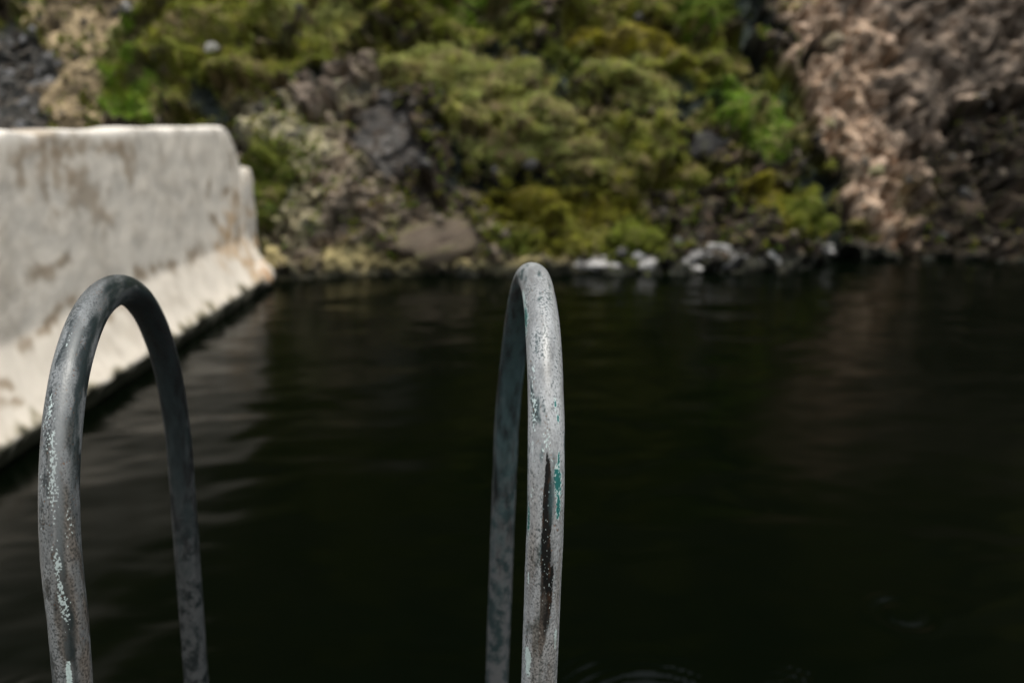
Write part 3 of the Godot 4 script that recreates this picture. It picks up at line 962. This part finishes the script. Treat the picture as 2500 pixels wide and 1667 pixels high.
	zone(7, 0.16, 0.35, [3.34, 3.06, 4.04, 3.25, 4.81, 3.32, 4.91, 2.78, 4.40, 2.32, 4.50, 1.75, 4.80, 1.50, 4.90, 1.01, 4.72, 0.53, 4.93, 0.18, 4.85, -0.05, 4.39, 0.01, 4.07, 0.95, 3.61, 1.81])  # pink
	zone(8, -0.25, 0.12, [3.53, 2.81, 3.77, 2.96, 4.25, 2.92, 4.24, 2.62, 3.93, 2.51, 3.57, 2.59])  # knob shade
	zone(5, 0.03, 0.10, [4.68, 1.01, 4.98, 0.95, 4.92, 0.41, 4.70, 0.36])  # orange
	zone(12, 0.02, 0.10, [5.11, 0.83, 5.30, 0.90, 5.30, 0.55, 5.11, 0.48])  # white patch
	zone(12, 0.05, 0.10, [-2.55, 0.14, 0.84, 0.16, 0.83, -0.08, -2.53, -0.10])  # shore


func _ready() -> void:
	rng.seed = 4242
	var cam := Camera3D.new()
	cam.name = "camera"
	cam.position = Vector3(0, 1.6, 0)
	cam.rotation.x = deg_to_rad(-14.2)
	cam.fov = 42.77
	cam.near = 0.05
	cam.far = 400.0
	var lens := CameraAttributesPhysical.new()
	lens.frustum_focal_length = 30.65
	lens.frustum_focus_distance = 0.99
	lens.frustum_near = 0.05
	lens.frustum_far = 400.0
	lens.exposure_aperture = 3.0
	cam.attributes = lens
	add_child(cam)
	cam.current = true
	var around := WorldEnvironment.new()
	around.name = "world_environment"
	var env := Environment.new()
	env.background_mode = Environment.BG_SKY
	var sky := Sky.new()
	var air := ProceduralSkyMaterial.new()
	air.sky_top_color = Color(0.80, 0.83, 0.86)
	air.sky_horizon_color = Color(0.62, 0.65, 0.67)
	air.sky_curve = 0.35
	air.ground_bottom_color = Color(0.12, 0.12, 0.11)
	air.ground_horizon_color = Color(0.35, 0.36, 0.36)
	sky.sky_material = air
	env.sky = sky
	env.tonemap_mode = Environment.TONE_MAPPER_LINEAR
	env.tonemap_exposure = 2.95
	env.sdfgi_enabled = true
	env.ssao_enabled = true
	env.ssil_enabled = true
	around.environment = env
	add_child(around)
	var sun := DirectionalLight3D.new()
	sun.name = "sun"
	sun.light_energy = 0.4
	sun.light_angular_distance = 25.0
	sun.light_color = Color(1.0, 0.97, 0.92)
	sun.shadow_enabled = true
	sun.rotation = Vector3(deg_to_rad(-76), deg_to_rad(35), 0)
	add_child(sun)

	mats.grain = noise_texture(31, 0.02, 0.62, 1.0, 5)
	mats.grain_normal = noise_texture(32, 0.03, 0, 1, 5, true)
	var blade := StandardMaterial3D.new()
	blade.vertex_color_use_as_albedo = true
	blade.roughness = 0.75
	blade.metallic_specular = 0.25
	blade.cull_mode = BaseMaterial3D.CULL_DISABLED
	blade.backlight_enabled = true
	blade.backlight = Color(0.25, 0.25, 0.12)
	mats.blade = blade
	var cush := StandardMaterial3D.new()
	cush.roughness = 0.95
	cush.metallic_specular = 0.2
	mats.cushion = cush
	for i in 7: stone_shapes.append(stone_shape(900 + i))

	build_hill()
	build_water()
	build_wall()
	var concrete := StandardMaterial3D.new()
	concrete.albedo_color = Color(0.30, 0.29, 0.27).linear_to_srgb()
	concrete.albedo_texture = mats.grain
	concrete.uv1_triplanar = true
	concrete.roughness = 0.9
	slab("pool_deck", Vector3(-2.38, -0.8, -1.16), Vector3(30, 0.3, 3.0), concrete, "concrete pool deck that carries the ladder")
	var soil := StandardMaterial3D.new()
	soil.albedo_color = Color(0.08, 0.075, 0.045).linear_to_srgb()
	soil.albedo_texture = mats.grain
	soil.uv1_triplanar = true
	soil.roughness = 0.95
	var far_side: Array[Vector2] = [Vector2(-0.8, 14), Vector2(1.5, 20), Vector2(9, 34), Vector2(20, 52), Vector2(30, 75), Vector2(44, 110)]  # unseen slope added behind the bather to cut low frontal light
	var fp := PackedVector3Array()
	var rough := noise(501, 0.05, 4)
	for j in 41:
		var t := j / 8.0
		var k := mini(int(t), 4)
		var q := far_side[k].lerp(far_side[k + 1], t - k)
		for i in 81:
			var fx := 90.0 - i * 2.25
			fp.append(Vector3(fx, q.x * (1.0 + rough.get_noise_2d(fx, q.y) * 0.8), q.y + rough.get_noise_2d(fx + 300.0, q.y) * 6.0))
	tag(put("added_valley_slope", sheet(81, 41, fp), soil), "unseen slope on the other side of the valley, added behind the bather to dim low light", "hillside", "", "structure")
	slab("ground", Vector3(-60, -1.2, -60), Vector3(60, -0.82, 120), soil, "dark valley ground around the pool")

	build_ladder()

	# single rocks in the slope
	boulder("boulder", 71, -0.62, 0.34, -0.16, Vector3(1.15, 0.42, 0.36), Vector3(-0.5, 0.15, 0.14), Color(0.15, 0.118, 0.088), "broad rounded brown boulder just above the waterline behind the ladder")
	boulder("rock_slab", 72, -1.28, 1.62, 0.02, Vector3(0.5, 0.64, 0.24), Vector3(-0.4, 0.1, 0.25), Color(0.125, 0.117, 0.112), "large dark grey slab left of the drooping grass bank")
	boulder("rock_ledge", 73, -2.02, 2.20, 0.06, Vector3(0.55, 0.16, 0.22), Vector3(-0.3, 0, 0.32), Color(0.29, 0.255, 0.22), "pale slanting rock ledge above the lichen covered outcrop")
	boulder("rock", 74, -1.66, 0.92, 0.1, Vector3(0.22, 0.17, 0.18), Vector3(0.3, 0.6, 0.2), Color(0.15, 0.15, 0.155), "bluish grey block low on the outcrop, left of the brown boulder")
	boulder("rock", 75, 2.28, 1.55, -0.08, Vector3(0.32, 0.2, 0.2), Vector3(-0.3, 0.3, 0.1), Color(0.075, 0.072, 0.07), "dark rock in the hollow under the right grass banks")
	boulder("rock", 76, 4.06, 2.80, 0.28, Vector3(0.2, 0.17, 0.16), Vector3(0.1, 0.4, 0.3), Color(0.33, 0.27, 0.19), "tan knob jutting from the top of the pinkish rock face")
	var greys := [[-3.86, 2.71, 0.085, "left pale grey stone of the pair in the upper left moss"], [-3.66, 2.66, 0.075, "right pale grey stone of the pair in the upper left moss"], [-3.40, 2.74, 0.08, "whitish stone lying alone in moss right of the pale pair"], [-4.02, 2.60, 0.055, "small grey stone at the edge of the bright green moss"], [-4.46, 3.31, 0.08, "pale stone at the top of the tan earth, upper left"]]
	for i in greys.size():
		var g: Array = greys[i]
		boulder("stone", 81 + i, g[0], g[1], 0.13, Vector3(1.2, 0.85, 0.9) * float(g[2]), Vector3(0.3 * i, 0.5 * i, 0.2), Color(0.30, 0.29, 0.28), g[3], "stone", "pale stones in the upper left moss")
	var words := ["first", "second", "third", "fourth", "fifth", "sixth", "seventh", "eighth", "ninth", "tenth", "eleventh", "twelfth", "thirteenth", "fourteenth", "fifteenth", "sixteenth", "seventeenth", "eighteenth"]
	var row := [[0.98, 0.03, 0.15, 1.4], [1.12, 0.10, 0.09, 1.0], [1.33, 0.04, 0.11, 1.3], [1.40, 0.15, 0.10, 0.8], [1.60, 0.06, 0.13, 1.2], [1.74, 0.10, 0.08, 1.0], [1.86, 0.04, 0.11, 1.5], [1.97, 0.16, 0.13, 0.8], [2.15, 0.10, 0.10, 1.0], [2.27, 0.22, 0.12, 0.8], [2.36, 0.05, 0.13, 1.5], [2.54, 0.12, 0.12, 0.9], [2.68, 0.03, 0.10, 1.3], [2.78, 0.14, 0.13, 1.0], [2.96, 0.05, 0.14, 1.5], [3.10, 0.10, 0.10, 0.8], [3.50, 0.16, 0.09, 1.2], [3.64, 0.10, 0.08, 1.3]]
	for i in row.size():
		var q: Array = row[i]
		var sh := 0.36 + 0.12 * sin(i * 2.3 + 0.5)
		boulder("shore_stone", 201 + i * 3, q[0], q[1] * 0.8 + 0.03, 0.07, Vector3(float(q[3]) * 1.7, 0.85, 1.1) * float(q[2]), Vector3(0.4 * sin(i * 1.3), 0.5 * sin(i * 5.0), 0.3 * sin(i * 2.1)), Color(sh, sh * 0.97, sh * 0.94), "crusted pale grey stone at the waterline, %s from the left of the row" % words[i], "stone", "pale stones along the waterline", 1.0)
	# cushions of moss that stand out from the cover
	cushion(0.56, 2.72, 0.08, Vector3(0.13, 0.12, 0.11), Color(0.075, 0.11, 0.012), "small round dark green moss cushion above the drooping grass bank")
	cushion(2.25, 3.42, 0.02, Vector3(0.26, 0.16, 0.16), Color(0.11, 0.19, 0.018), "bright green moss cushion at the top beside the dark gully")
	cushion(1.32, 0.30, 0.04, Vector3(0.20, 0.17, 0.14), Color(0.14, 0.175, 0.018), "yellow-green moss cushion just above the pale shore stones")
	cushion(0.57, 0.30, 0.03, Vector3(0.24, 0.09, 0.12), Color(0.17, 0.165, 0.014), "flat yellowish moss cushion above the water, right of the brown boulder")
	cushion(0.02, 0.27, 0.03, Vector3(0.12, 0.07, 0.09), Color(0.07, 0.11, 0.016), "small green moss cushion at the right foot of the brown boulder")
	cushion(-2.62, 1.15, 0.04, Vector3(0.17, 0.20, 0.14), Color(0.10, 0.135, 0.018), "moss cushion beside the broken end of the white wall, the upper one")
	cushion(-2.70, 0.70, 0.04, Vector3(0.14, 0.15, 0.12), Color(0.06, 0.10, 0.02), "dark moss cushion beside the end of the white wall, the lower one")
	cushion(0.22, 0.75, 0.02, Vector3(0.32, 0.22, 0.15), Color(0.17, 0.15, 0.008), "broad mustard yellow moss cushion below the drooping grass")
	cushion(1.08, 0.78, 0.02, Vector3(0.19, 0.17, 0.13), Color(0.19, 0.165, 0.01), "mustard yellow moss cushion left of the dark lower rocks")
	cushion(3.36, 0.62, 0.02, Vector3(0.20, 0.2, 0.14), Color(0.12, 0.155, 0.016), "green moss cushion low beside the dark gully")
	build_moss()
